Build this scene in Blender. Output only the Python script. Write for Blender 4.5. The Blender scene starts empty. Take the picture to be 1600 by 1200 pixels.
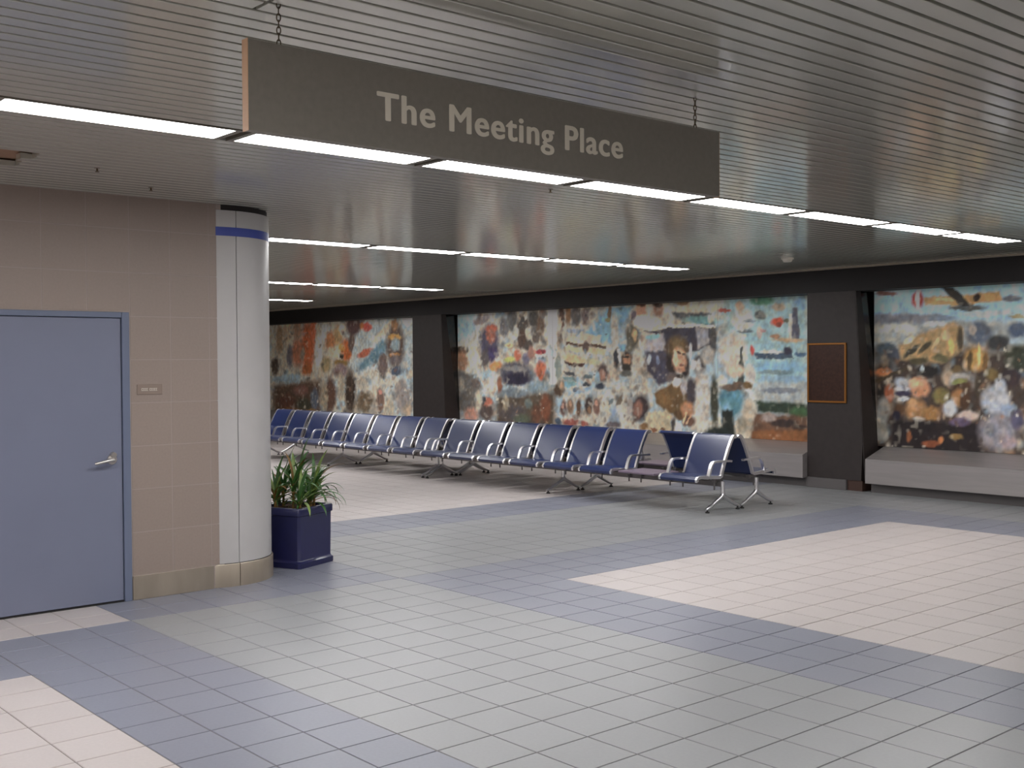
import bpy, math, random
import numpy as np
from mathutils import Matrix, Vector

random.seed(7)
S = bpy.context.scene
C = S.collection

# ------------------------------------------------------------------ camera
F_PX = 1769.2
CAM = np.array([0.0, 0.0, 1.70])
YAW, PITCH, ROLL = math.radians(-49.175), math.radians(1.167), math.radians(0.333)
def cam_rows(y, p, r):
    f = np.array([math.sin(y)*math.cos(p), math.cos(y)*math.cos(p), -math.sin(p)])
    ri = np.array([math.cos(y), -math.sin(y), 0.0])
    dn = np.cross(f, ri)
    c, s = math.cos(r), math.sin(r)
    return np.array([c*ri + s*dn, -s*ri + c*dn, f])
RC = cam_rows(YAW, PITCH, ROLL)
cd = bpy.data.cameras.new('camera')
cam = bpy.data.objects.new('camera', cd)
C.objects.link(cam)
cd.sensor_width = 36.0
cd.lens = F_PX / 1600.0 * 36.0
cd.clip_end = 200
m = Matrix.Identity(4)
for i in range(3):
    m[i][0] = RC[0][i]; m[i][1] = -RC[1][i]; m[i][2] = -RC[2][i]; m[i][3] = CAM[i]
cam.matrix_world = m
S.camera = cam

# ------------------------------------------------------------------ world, exposure
w = bpy.data.worlds.new('world'); S.world = w; w.use_nodes = True
w.node_tree.nodes['Background'].inputs[0].default_value = (0.02, 0.02, 0.02, 1)
w.node_tree.nodes['Background'].inputs[1].default_value = 1.0
S.view_settings.view_transform = 'Standard'
S.view_settings.look = 'None'
S.view_settings.gamma = 1.0
S.view_settings.use_curve_mapping = False
S.view_settings.exposure = 0.0
LAMP = 29.5          # radiance of the fluorescent diffusers

# ------------------------------------------------------------------ dimensions
CEIL = 2.89
SLAT0, SLATP = -1.855, 0.1015
TX, TY = 0.305, 0.309
GX0, GY0 = -7.29, 5.12
WALLX = -7.90
COLX, COLY, COLR = -8.34, 4.047, 0.465
PIER_Y, MUR_Y = 12.85, 13.20

# ------------------------------------------------------------------ helpers
def lin(c):
    out = []
    for v in c:
        v /= 255.0
        out.append(v/12.92 if v <= 0.04045 else ((v+0.055)/1.055)**2.4)
    return out

def mat(name, col, rough=0.5, metal=0.0, spec=0.5, noise=None, bump=None, emit=None, aniso=0.0, coat=0.0):
    """col sRGB 0-255; noise=(scale, amount[, stretch xyz]); bump=(scale, strength)"""
    M = bpy.data.materials.new(name); M.use_nodes = True
    nt = M.node_tree; b = nt.nodes['Principled BSDF']
    c = lin(col)
    b.inputs['Base Color'].default_value = (*c, 1)
    b.inputs['Roughness'].default_value = rough
    b.inputs['Metallic'].default_value = metal
    b.inputs['Specular IOR Level'].default_value = spec
    if coat:
        b.inputs['Coat Weight'].default_value = coat; b.inputs['Coat Roughness'].default_value = .1; b.inputs['Coat IOR'].default_value = 1.6
    if aniso: b.inputs['Anisotropic'].default_value = aniso
    tc = nt.nodes.new('ShaderNodeTexCoord')
    if noise:
        mp = nt.nodes.new('ShaderNodeMapping')
        if len(noise) > 2: mp.inputs['Scale'].default_value = noise[2]
        nt.links.new(tc.outputs['Object'], mp.inputs[0])
        n = nt.nodes.new('ShaderNodeTexNoise'); n.inputs['Scale'].default_value = noise[0]
        n.inputs['Detail'].default_value = 5
        nt.links.new(mp.outputs[0], n.inputs['Vector'])
        r = nt.nodes.new('ShaderNodeMapRange')
        r.inputs[1].default_value = 0.3; r.inputs[2].default_value = 0.7
        r.inputs[3].default_value = 1-noise[1]; r.inputs[4].default_value = 1+noise[1]
        nt.links.new(n.outputs['Fac'], r.inputs[0])
        mx = nt.nodes.new('ShaderNodeMix'); mx.data_type = 'RGBA'; mx.blend_type = 'MULTIPLY'
        mx.inputs[0].default_value = 1
        mx.inputs[6].default_value = (*c, 1)
        nt.links.new(r.outputs[0], mx.inputs[7])
        nt.links.new(mx.outputs[2], b.inputs['Base Color'])
    if bump:
        n2 = nt.nodes.new('ShaderNodeTexNoise'); n2.inputs['Scale'].default_value = bump[0]
        nt.links.new(tc.outputs['Object'], n2.inputs['Vector'])
        bp = nt.nodes.new('ShaderNodeBump'); bp.inputs['Strength'].default_value = bump[1]
        bp.inputs['Distance'].default_value = 0.01
        nt.links.new(n2.outputs['Fac'], bp.inputs['Height'])
        nt.links.new(bp.outputs[0], b.inputs['Normal'])
    if emit:
        b.inputs['Emission Color'].default_value = (*emit[0], 1)
        b.inputs['Emission Strength'].default_value = emit[1]
    return M

def tile_mat(name, col, rough, var, speck, px, py, x0, y0, axes='XY'):
    """glazed tile: each cell of the grid gets its own slight tone, plus fine speckle"""
    M = bpy.data.materials.new(name); M.use_nodes = True
    nt = M.node_tree; b = nt.nodes['Principled BSDF']
    b.inputs['Roughness'].default_value = rough
    g = nt.nodes.new('ShaderNodeNewGeometry')
    sp = nt.nodes.new('ShaderNodeSeparateXYZ'); nt.links.new(g.outputs['Position'], sp.inputs[0])
    cb = nt.nodes.new('ShaderNodeCombineXYZ')
    for i, (ax, o, p) in enumerate(zip(axes, (x0, y0), (px, py))):
        a = nt.nodes.new('ShaderNodeMath'); a.operation = 'SUBTRACT'; a.inputs[1].default_value = o
        nt.links.new(sp.outputs[ax], a.inputs[0])
        d = nt.nodes.new('ShaderNodeMath'); d.operation = 'DIVIDE'; d.inputs[1].default_value = p
        nt.links.new(a.outputs[0], d.inputs[0])
        f = nt.nodes.new('ShaderNodeMath'); f.operation = 'FLOOR'; nt.links.new(d.outputs[0], f.inputs[0])
        nt.links.new(f.outputs[0], cb.inputs[i])
    wn = nt.nodes.new('ShaderNodeTexWhiteNoise'); wn.noise_dimensions = '2D'
    nt.links.new(cb.outputs[0], wn.inputs['Vector'])
    r = nt.nodes.new('ShaderNodeMapRange'); r.inputs[3].default_value = 1-var; r.inputs[4].default_value = 1+var
    nt.links.new(wn.outputs['Value'], r.inputs[0])
    n = nt.nodes.new('ShaderNodeTexNoise'); n.inputs['Scale'].default_value = 60; n.inputs['Detail'].default_value = 3
    nt.links.new(g.outputs['Position'], n.inputs['Vector'])
    r2 = nt.nodes.new('ShaderNodeMapRange'); r2.inputs[1].default_value = .3; r2.inputs[2].default_value = .7
    r2.inputs[3].default_value = 1-speck; r2.inputs[4].default_value = 1+speck
    nt.links.new(n.outputs['Fac'], r2.inputs[0])
    mu = nt.nodes.new('ShaderNodeMath'); mu.operation = 'MULTIPLY'
    nt.links.new(r.outputs[0], mu.inputs[0]); nt.links.new(r2.outputs[0], mu.inputs[1])
    mx = nt.nodes.new('ShaderNodeMix'); mx.data_type = 'RGBA'; mx.blend_type = 'MULTIPLY'
    mx.inputs[0].default_value = 1; mx.inputs[6].default_value = (*lin(col), 1)
    nt.links.new(mu.outputs[0], mx.inputs[7]); nt.links.new(mx.outputs[2], b.inputs['Base Color'])
    return M

class MB:
    def __init__(s): s.v = []; s.f = []
    def box(s, x0, x1, y0, y1, z0, z1):
        n = len(s.v)
        s.v += [(x0,y0,z0),(x1,y0,z0),(x1,y1,z0),(x0,y1,z0),(x0,y0,z1),(x1,y0,z1),(x1,y1,z1),(x0,y1,z1)]
        s.f += [tuple(n+i for i in q) for q in ((3,2,1,0),(4,5,6,7),(0,1,5,4),(1,2,6,5),(2,3,7,6),(3,0,4,7))]
        return s
    def bbox(s, x0, x1, y0, y1, z0, z1, b):
        """box with chamfered edges along every axis (24 verts)"""
        n = len(s.v)
        P = []
        for sx in (0,1):
            for sy in (0,1):
                for sz in (0,1):
                    X=(x0,x1)[sx]; Y=(y0,y1)[sy]; Z=(z0,z1)[sz]
                    ix = b if sx==0 else -b; iy = b if sy==0 else -b; iz = b if sz==0 else -b
                    P += [(X,Y+iy,Z+iz),(X+ix,Y,Z+iz),(X+ix,Y+iy,Z)]
        s.v += P
        def id(sx,sy,sz,k): return n+((sx*2+sy)*2+sz)*3+k
        F=[]
        for sx in (0,1):
            q=[id(sx,0,0,0),id(sx,1,0,0),id(sx,1,1,0),id(sx,0,1,0)]; F.append(q if sx else q[::-1])
        for sy in (0,1):
            q=[id(0,sy,0,1),id(1,sy,0,1),id(1,sy,1,1),id(0,sy,1,1)]; F.append(q[::-1] if sy else q)
        for sz in (0,1):
            q=[id(0,0,sz,2),id(1,0,sz,2),id(1,1,sz,2),id(0,1,sz,2)]; F.append(q if sz else q[::-1])
        for a in (0,1):
            for c in (0,1):
                F.append([id(a,c,0,0),id(a,c,0,1),id(a,c,1,1),id(a,c,1,0)] if (a!=c) else [id(a,c,0,1),id(a,c,0,0),id(a,c,1,0),id(a,c,1,1)])
                F.append([id(a,0,c,0),id(a,1,c,0),id(a,1,c,2),id(a,0,c,2)] if (a==c) else [id(a,0,c,2),id(a,1,c,2),id(a,1,c,0),id(a,0,c,0)])
                F.append([id(0,a,c,1),id(1,a,c,1),id(1,a,c,2),id(0,a,c,2)] if (a!=c) else [id(0,a,c,2),id(1,a,c,2),id(1,a,c,1),id(0,a,c,1)])
        for sx in (0,1):
            for sy in (0,1):
                for sz in (0,1):
                    q=[id(sx,sy,sz,k) for k in range(3)]
                    F.append(q if (sx+sy+sz)%2==1 else q[::-1])
        s.f += [tuple(q) for q in F]
        return s
    def prism(s, poly, axis, a0, a1):
        """poly: 2D points; axis 'X': poly=(y,z); 'Y': poly=(x,z); 'Z': poly=(x,y)"""
        n = len(s.v); k = len(poly)
        for a in (a0, a1):
            for p in poly:
                s.v.append((a,p[0],p[1]) if axis=='X' else (p[0],a,p[1]) if axis=='Y' else (p[0],p[1],a))
        s.f.append(tuple(n+i for i in range(k))[::-1]); s.f.append(tuple(n+k+i for i in range(k)))
        for i in range(k):
            j = (i+1)%k
            s.f.append((n+i, n+j, n+k+j, n+k+i))
        return s
    def tube(s, pts, rad, n=8, cap=True):
        pts = [Vector(p) for p in pts]
        if not isinstance(rad, (list, tuple)): rad = [rad]*len(pts)
        base = len(s.v); up = None
        for i, p in enumerate(pts):
            t = (pts[min(i+1,len(pts)-1)] - pts[max(i-1,0)]).normalized()
            if up is None:
                up = Vector((0,0,1)) if abs(t.z) < .9 else Vector((1,0,0))
            a = t.cross(up).normalized(); up = a.cross(t).normalized()
            for k in range(n):
                th = 2*math.pi*k/n
                s.v.append(tuple(p + (a*math.cos(th) + up*math.sin(th))*rad[i]))
        for i in range(len(pts)-1):
            for k in range(n):
                j = (k+1)%n
                s.f.append((base+i*n+k, base+(i+1)*n+k, base+(i+1)*n+j, base+i*n+j))
        if cap:
            s.f.append(tuple(base+k for k in range(n)))
            s.f.append(tuple(base+(len(pts)-1)*n+k for k in range(n))[::-1])
        return s
    def ribbon(s, prof, x0, x1, th):
        """strip of thickness th following prof (y,z), between x0 and x1"""
        P = [Vector((p[0],p[1])) for p in prof]; L=[]; U=[]
        for i,p in enumerate(P):
            t = (P[min(i+1,len(P)-1)]-P[max(i-1,0)]).normalized()
            nrm = Vector((-t.y,t.x))
            U.append(p+nrm*th/2); L.append(p-nrm*th/2)
        n=len(s.v)
        for i in range(len(P)):
            s.v += [(x0,U[i].x,U[i].y),(x1,U[i].x,U[i].y),(x1,L[i].x,L[i].y),(x0,L[i].x,L[i].y)]
        for i in range(len(P)-1):
            a=n+4*i; b=a+4
            for k in range(4):
                j=(k+1)%4
                s.f.append((a+k,b+k,b+j,a+j))
        s.f.append((n,n+1,n+2,n+3)); e=n+4*(len(P)-1); s.f.append((e+3,e+2,e+1,e))
        return s
    def lathe(s, prof, c=(0,0), n=32, a0=0, a1=2*math.pi, closed=True):
        """prof: (r,z) outline revolved about the z axis through c; open arcs get end caps if prof is a loop"""
        full = abs(a1-a0-2*math.pi) < 1e-6
        cols = n if full else n+1
        base=len(s.v); k=len(prof)
        for i in range(cols):
            a=a0+(a1-a0)*i/n
            for r,z in prof: s.v.append((c[0]+r*math.cos(a), c[1]+r*math.sin(a), z))
        for i in range(n):
            i2=(i+1)%cols
            for j in range(k if closed else k-1):
                j2=(j+1)%k
                s.f.append((base+i*k+j, base+i2*k+j, base+i2*k+j2, base+i*k+j2))
        if not full and closed:
            s.f.append(tuple(base+j for j in range(k))); s.f.append(tuple(base+n*k+j for j in range(k))[::-1])
        return s
    def mesh(s, name, smooth=False):
        me = bpy.data.meshes.new(name)
        me.from_pydata([tuple(map(float,v)) for v in s.v], [], s.f)
        import bmesh
        bm = bmesh.new(); bm.from_mesh(me)
        bmesh.ops.recalc_face_normals(bm, faces=bm.faces); bm.to_mesh(me); bm.free()
        if smooth:
            for p in me.polygons: p.use_smooth = True
            try: me.set_sharp_from_angle(angle=math.radians(40))
            except Exception: pass
        return me
    def build(s, name, material, parent=None, smooth=False):
        me = s.mesh(name, smooth); me.materials.append(material)
        return link(name, me, parent)

def link(name, data, parent=None, loc=None):
    o = bpy.data.objects.new(name, data); C.objects.link(o)
    if parent: o.parent = parent
    if loc: o.location = loc
    return o
def tag(o, label=None, cat=None, group=None, kind=None):
    if label: o['label'] = label
    if cat: o['category'] = cat
    if group: o['group'] = group
    if kind: o['kind'] = kind
    return o
def empty(name, loc=(0,0,0), rz=0):
    o = link(name, None, loc=loc); o.rotation_euler = (0,0,rz); o.empty_display_size = .1
    return o

def project(p):
    v = RC @ (np.asarray(p, float) - CAM)
    return 800+F_PX*v[0]/v[2], 600+F_PX*v[1]/v[2], v[2]

# ------------------------------------------------------------------ materials
TC = tile_mat('tile_cream', (182,174,172), .38, .025, .03, TX, TY, GX0, GY0)
TG = tile_mat('tile_light_grey', (140,141,143), .36, .02, .03, TX, TY, GX0, GY0)
TD = tile_mat('tile_blue_grey', (123,125,137), .36, .02, .04, TX, TY, GX0, GY0)
GROUT = mat('floor_grout', (108,100,95), .8)
SLATM = mat('ceiling_slat_metal', (185,185,174), .28, .35, .5, coat=1.0)
VOID = mat('ceiling_void', (38,33,30), .9)
WTILE = tile_mat('wall_tile_tan', (143,128,120), .45, .012, .03, .305, .31, 3.53, .175, 'YZ')
WGROUT = mat('wall_grout', (156,143,136), .8)
PLASTER = mat('plaster', (170,160,148), .8, noise=(3,.04))
COLP = mat('column_panel', (178,175,174), .35, noise=(6,.02))
COLDARK = mat('column_reveal', (34,28,28), .7)
BLUE = mat('blue_stripe', (48,66,150), .4)
BASEM = mat('base_metal', (164,152,138), .34, .5, noise=(4,.16,(1,1,.3)))
DOORM = mat('door_paint', (112,116,136), .42, noise=(2,.03))
FRAMEM = mat('door_frame_paint', (101,109,131), .4)
STEEL = mat('satin_steel', (205,200,196), .28, 1.0)
RUBBER = mat('black_rubber', (26,24,24), .6)
PLATEM = mat('name_plate_plastic', (132,116,106), .4)
PRINT = mat('name_plate_print', (212,204,192), .6)
SIGNM = mat('sign_face', (132,127,119), .6, noise=(40,.05))
SIGNEND = mat('sign_edge', (206,166,133), .5)
LETTER = mat('sign_lettering', (226,219,204), .6)
CHAINM = mat('chain_metal', (92,80,62), .45, .8)
PIERM = mat('pier_panel', (50,43,42), .55, noise=(12,.12))
PIERG = mat('pier_polished_return', (30,26,25), .12, spec=.9)
FASCM = mat('fascia', (25,21,22), .6)
TRIMM = mat('ceiling_edge_trim', (158,148,134), .4)
LEDGEM = mat('ledge_brushed_metal', (180,174,173), .38, .6, noise=(5,.06,(.3,4,4)))
TOEM = mat('toe_kick', (96,92,92), .5)
BACKM = mat('mural_backing', (40,35,34), .8)
GOLD = mat('plaque_bronze', (150,98,42), .4, .5)
PLQ = mat('plaque_field', (62,38,30), .4, .3, noise=(30,.25))
NAVY = mat('navy_vinyl', (29,42,86), .30, spec=.6, bump=(180,.06))
ALU = mat('polished_aluminium', (236,234,236), .3, 1.0)
DARKALU = mat('beam_metal', (120,116,116), .4, .8)
TABLEM = mat('table_laminate', (118,104,120), .35)
POTM = mat('navy_planter_glaze', (30,32,74), .28, spec=.6, noise=(8,.1))
SOIL = mat('planter_mulch', (74,48,32), .9, noise=(40,.4), bump=(60,.8))
LEAFA = mat('leaf_green', (58,98,44), .42, noise=(14,.25))
LEAFB = mat('leaf_pale_green', (118,140,72), .42, noise=(14,.25))
LEAFC = mat('leaf_dry', (124,92,44), .6, noise=(14,.2))
WHITEP = mat('white_plastic', (226,222,210), .4)
LAMPM = mat('lamp_diffuser', (240,240,240), .5, emit=((1.0,.99,.985), LAMP))
LAMPF = mat('lamp_frame', (120,114,104), .45, .2)

# ================================================================== SETTING
# ------------------------------------------------------------------ floor
fl = MB().box(-26.6, 7.1, -7.1, 13.6, -.10, -.004).build('floor', GROUT)
tag(fl, 'grey, cream and blue-grey square floor tiles with brown joints', kind='structure')
def tile_kind(x, y):
    mx_, my_ = (x-GX0)/TX, (y-GY0)/TY
    if mx_ > 0:
        # strips running along Y, banded with blue-grey
        if -7 < my_ < 0: return 'G'
        if mx_ < 3: return 'D' if (my_ > 0 and my_ < 21) or my_ < -7 else 'G'
        if my_ > 0:
            if my_ < 3: return 'D'
            if my_ < 18: return 'C'
            if my_ < 21: return 'D'
            return 'G'
        return 'D' if my_ > -10 else 'C'
    if my_ < -7: return 'C' if mx_ > -2.2 else 'G'
    if my_ < 0: return 'D'
    if mx_ > -7: return 'G'
    if mx_ > -10: return 'D'
    return 'C'
J = .0028
def tile_geom(mb, cx, cy):
    hx, hy = TX/2-J, TY/2-J; b=.002
    n=len(mb.v)
    mb.v += [(cx-hx,cy-hy,-.0045),(cx+hx,cy-hy,-.0045),(cx+hx,cy+hy,-.0045),(cx-hx,cy+hy,-.0045),
             (cx-hx+b,cy-hy+b,0),(cx+hx-b,cy-hy+b,0),(cx+hx-b,cy+hy-b,0),(cx-hx+b,cy+hy-b,0)]
    mb.f += [tuple(n+i for i in q) for q in ((4,5,6,7),(0,1,5,4),(1,2,6,5),(2,3,7,6),(3,0,4,7))]
cells = []
for i in range(-63, 47):
    for j in range(-39, 27):
        cx, cy = GX0+(i+.5)*TX, GY0+(j+.5)*TY
        if cx-TX/2 < -26.5 or cx+TX/2 > 7.0 or cy-TY/2 < -7 or cy+TY/2 > 13.3: continue
        if cx < WALLX-.16 and cy < 4.0: continue            # inside the core
        x,y,d = project((cx,cy,0))
        area = 0
        if d > .5 and -20 < x < 1620 and 560 < y < 1215:
            area = 1/(d*d*d)
            if x < 430 and (cx < COLX and cy < 9): area *= .01
        cells.append((area, cx, cy, tile_kind(cx, cy)))
cells.sort(reverse=True)
tmesh = {}
for k, mt in (('C',TC),('G',TG),('D',TD)):
    b = MB(); tile_geom(b, 0, 0); me = b.mesh('tile'); me.materials.append(mt); tmesh[k] = me
for a, cx, cy, k in cells[:298]:
    link('tile', tmesh[k], fl, (cx, cy, 0))
for k, mt, nm in (('C',TC,'cream_tiles'),('G',TG,'grey_tiles'),('D',TD,'blue_grey_tiles')):
    b = MB()
    for a, cx, cy, kk in cells[298:]:
        if kk == k: tile_geom(b, cx, cy)
    tag(b.build(nm, mt, fl), kind='stuff')

# ------------------------------------------------------------------ ceiling
ce = MB().box(-26.6, 7.1, -7.1, 13.6, 2.99, 3.05).build('ceiling', VOID)
tag(ce, 'long narrow metal ceiling slats running towards the mural wall', kind='structure')
def slat_mesh(y0, y1):
    b = MB(); hw = SLATP/2-.0095; t=.034; r=.003
    prof = [(-hw,CEIL+t),(-hw,CEIL+r),(-hw+r*.3,CEIL+r*.3),(-hw+r,CEIL),(hw-r,CEIL),(hw-r*.3,CEIL+r*.3),(hw,CEIL+r),(hw,CEIL+t)]
    b.prism([(p[0],p[1]) for p in prof], 'Y', y0, y1)
    me = b.mesh('ceiling_slat'); me.materials.append(SLATM); return me
_sm = {}
def slat(k, y0, y1):
    key = (y0, y1)
    if key not in _sm: _sm[key] = slat_mesh(y0, y1)
    return link('ceiling_slat', _sm[key], ce, (SLAT0-SLATP*(k+.5), 0, 0))
ROWS = {-49: (-6,7), -7: (-6,-1), 34: (-6,7), 77: (3,7), 129: (3,7), 170: (3,7)}     # first slat of each light row: lamp range; first row unseen, added for light
rowslats = {k+d: r for k, r in ROWS.items() for d in range(3)}
LE = lambda n: 2.745+1.245*n             # far end of lamp n
YF = 12.83
MB().box(-7.2,-6.55,1.5,2.26,2.935,2.95).build('opening_back', mat('opening_brown', (150,118,96), .8), ce)
far = MB(); hw = SLATP/2-.0095
for k in range(-86, 243):
    xc = SLAT0-SLATP*(k+.5)
    if xc < -26.4 or xc > 6.9: continue
    seg = [(-7.0, YF)]
    if k in rowslats:
        a, bq = rowslats[k]
        seg = [(round(LE(bq)+.045,3), YF)] + ([(-7.0, round(LE(a)-1.2,3))])
    if 47 <= k <= 51:
        e = 2.215 - .02*((k*7)%4) + (.0 if k < 50 else .02)
        seg = [(-7.0, 1.55), (round(e,3), YF)]
    if 13 <= k <= 15: seg = [(-7.0, 1.850), (1.866, YF)]
    for y0, y1 in seg:
        if -2 <= k <= 205 and (xc > COLX-.6 or y1 > 4.4):
            if xc < COLX-.6: y0 = max(y0, 4.0)
            slat(k, y0, y1)
        else:
            far.box(xc-hw, xc+hw, y0, y1, CEIL, CEIL+.034)
tag(far.build('ceiling_slats_beyond', SLATM, ce), kind='stuff')
# edge angle along the mural wall
tr = MB().box(-26.5, 7.0, YF, YF+.03, CEIL-.022, CEIL+.03).build('trim_1', TRIMM)
tag(tr, 'pale metal edge trim between slatted ceiling and dark fascia', kind='structure')

# ------------------------------------------------------------------ left wall, door
wl = MB()
wl.box(WALLX-.14, WALLX-.0012, -7.1, 2.195, 0, 2.99)
wl.box(WALLX-.14, WALLX-.0012, 3.215, 4.0, 0, 2.99)
wl.box(WALLX-.14, WALLX-.0012, 2.195, 3.215, 2.062, 2.99)
wl = wl.build('wall_left', WGROUT)
tag(wl, 'tan tiled wall with a blue-grey door beside the white round column', kind='structure')
rest = MB()
def wtile(mb, y0, y1, z0, z1):
    g=.0028; mb.bbox(WALLX-.010, WALLX, y0+g, y1-g, z0+g, z1-g, .0006)
wz = [.175+.31*k for k in range(9)] + [CEIL+.02]
for j in range(-35, 2):
    y0, y1 = 3.53+.305*j, 3.53+.305*(j+1)
    y1 = min(y1, 3.90)
    if y0 < -7.0: continue
    for z0, z1 in zip(wz[:-1], wz[1:]):
        if 2.195 < (y0+y1)/2 < 3.215:
            if z1 <= 2.062+.02: continue
            z0 = max(z0, 2.068)
        if y0 < 2.195 < y1 and z0 < 2.062: y1c = 2.19
        else: y1c = y1
        if y1 > 1.9:
            b = MB(); wtile(b, y0, y1c, z0, z1); b.build('tile', WTILE, wl)
        else: wtile(rest, y0, y1c, z0, z1)
tag(rest.build('wall_tiles_beyond', WTILE, wl), kind='stuff')
bl = MB()
bl.bbox(WALLX-.01, WALLX+.012, 3.222, 3.845, 0, .172, .003)
bl.bbox(WALLX-.01, WALLX+.012, -7.0, 2.19, 0, .172, .003)
tag(bl.build('baseboard_left', BASEM), 'stained metal baseboard along the tan tiled wall', kind='structure')
# core return wall, hidden behind the column
rw = MB().box(-26.5, WALLX-.2, 3.9, 4.02, 0, 2.99).build('wall_core', PLASTER); tag(rw, 'plain wall returning behind the column', kind='structure')
for nm, bx in (('wall_right',(7.0,7.1,-7.1,13.5)),('wall_rear',(-26.6,7.1,-7.1,-7.0)),('wall_far',(-26.6,-26.5,3.9,13.5))):
    tag(MB().box(*bx, 0, 2.99).build(nm, PLASTER), 'plain plaster wall outside the view', kind='structure')

d = tag(empty('door_1', (WALLX, 2.71, 0)), 'flat blue-grey steel door with lever handle in the tan tiled wall', kind='structure')
fr = MB()
fr.bbox(-.14, .012, .452, .506, 0, 2.062, .003); fr.bbox(-.14, .012, -.512, -.458, 0, 2.062, .003)
fr.bbox(-.14, .012, -.456, .450, 2.022, 2.062, .003)
fr.build('door_frame', FRAMEM, d)
MB().bbox(-.05, -.002, -.455, .448, .012, 2.018, .003).build('door_leaf', DOORM, d)
MB().box(-.14, .004, -.455, .449, .0005, .009).build('threshold', RUBBER, d)
h = MB()
def disc(mb, c, r, x0, x1, n=20):
    b=len(mb.v)
    for x in (x0,x1):
        for k in range(n):
            a=2*math.pi*k/n; mb.v.append((x, c[0]+r*math.cos(a), c[1]+r*math.sin(a)))
    mb.f.append(tuple(range(b,b+n))[::-1]); mb.f.append(tuple(range(b+n,b+2*n)))
    for k in range(n):
        j=(k+1)%n; mb.f.append((b+k,b+j,b+n+j,b+n+k))
disc(h, (.372, 1.02), .034, -.004, .010)
h.tube([(.0,.372,1.02),(.035,.372,1.02),(.052,.362,1.02),(.058,.34,1.018),(.058,.25,1.002),(.05,.235,1.0)], [.012,.012,.014,.013,.011,.009], 10)
h.build('lever_handle', STEEL, d, True)
b = MB(); disc(b, (.378,1.052), .02, -.004, .03); b.build('lock_cylinder', STEEL, d, True)
MB().bbox(-.012,.004,.4525,.456,.95,1.07,.0005).build('strike_plate', RUBBER, d)

# ------------------------------------------------------------------ round column
col = tag(empty('column_1', (COLX, COLY, 0)), 'white round column with blue stripe near the ceiling, at the end of the tan wall', kind='structure')
MB().lathe([(0.001,0),(COLR-.012,0),(COLR-.012,2.99),(.001,2.99)], n=48).build('core', COLDARK, col, True)
for q in range(4):
    a0 = math.radians(90*q+.35); a1 = math.radians(90*(q+1)-.35)
    MB().lathe([(COLR-.012,.176),(COLR,.178),(COLR,2.848),(COLR-.012,2.85)], n=20, a0=a0, a1=a1).build('panel', COLP, col, True)
    MB().lathe([(COLR,0),(COLR+.012,0),(COLR+.012,.166),(COLR+.008,.173),(COLR,.173)], n=20, a0=a0, a1=a1).build('base_plate', BASEM, col, True)
MB().lathe([(COLR-.001,2.656),(COLR+.002,2.656),(COLR+.002,2.722),(COLR-.001,2.722)], n=64).build('stripe', BLUE, col, True)

# ------------------------------------------------------------------ mural wall
wb = MB().box(-26.5, 7.0, 13.32, 13.5, 0, 2.99).build('wall_back', BACKM)
tag(wb, 'dark wall framing the long painted murals', kind='structure')
tag(MB().box(-26.5, 7.0, PIER_Y, 13.315, 2.5755, 2.985).build('trim_2', FASCM), 'dark fascia band above the murals', kind='structure')
PR = [-26.0+.35, -16.86, -8.09, .68]        # right side of each pier
for n, xr in enumerate(PR):
    xl = xr-.76 if n != 1 else xr-.94
    p = MB().prism([(xl,.135),(xr+.05,.135),(xr+.07,.6),(xr-.04,2.575),(xl,2.575)], 'Y', PIER_Y, 13.315).build('wall_pier', PIERM); tag(p, 'dark pier between two murals', kind='structure')
    # polished return facing the next mural, with a tapering matt fin in front of it
    MB().prism([(PIER_Y+.012,.58),(MUR_Y+.05,.58),(MUR_Y+.05,2.574),(PIER_Y+.012,2.574)], 'X', 0, .004).build('polished_return', PIERG, p)
    o = p.children[0]
    me = o.data
    for v in me.vertices: v.co.x += xr+.0705-(v.co.z-.6)/1.975*.11
    b = MB()
    prof = [(PIER_Y-.001,.14),(MUR_Y-.02,.14),(MUR_Y-.02,.6),(PIER_Y+.11,2.572),(PIER_Y-.001,2.572)]
    b.prism(prof, 'X', 0, .010); o = b.build('fin', PIERM, p)
    for v in o.data.vertices: v.co.x += xr+.075-(v.co.z-.6)/1.975*.11
    MB().bbox(xl-.005, xr-.16, PIER_Y-.022, 13.2, 0, .134, .004).build('pier_base', TOEM, p)
    MB().box(xr-.155, xr+.06, PIER_Y+.01, 13.2, 0, .134).build('pier_foot', mat('pier_foot_rust', (70,48,40), .7) if n == 0 else bpy.data.materials['pier_foot_rust'], p)
spans = [(PR[0]+.17, PR[1]-.945), (PR[1]+.17, PR[2]-.765), (PR[2]+.17, PR[3]-.765)]
LEDL = ['brushed metal ledge under the mural with orange figures', 'brushed metal ledge under the pilot mural, behind the benches', 'brushed metal ledge with sloping top at right, below the mountain mural']
for (xa, xb), ll in zip(spans, LEDL):
    MB().prism([(12.75,.122),(12.75,.425),(12.757,.432),(13.18,.565),(13.3,.565),(13.3,.122)], 'X', xa, xb).build('ledge', LEDGEM); ld = C.objects[-1]; tag(ld, ll, 'ledge')
    MB().box(xa+.02, xb, 12.86, 13.28, 0, .1215).build('toe_kick', TOEM, ld)

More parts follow.
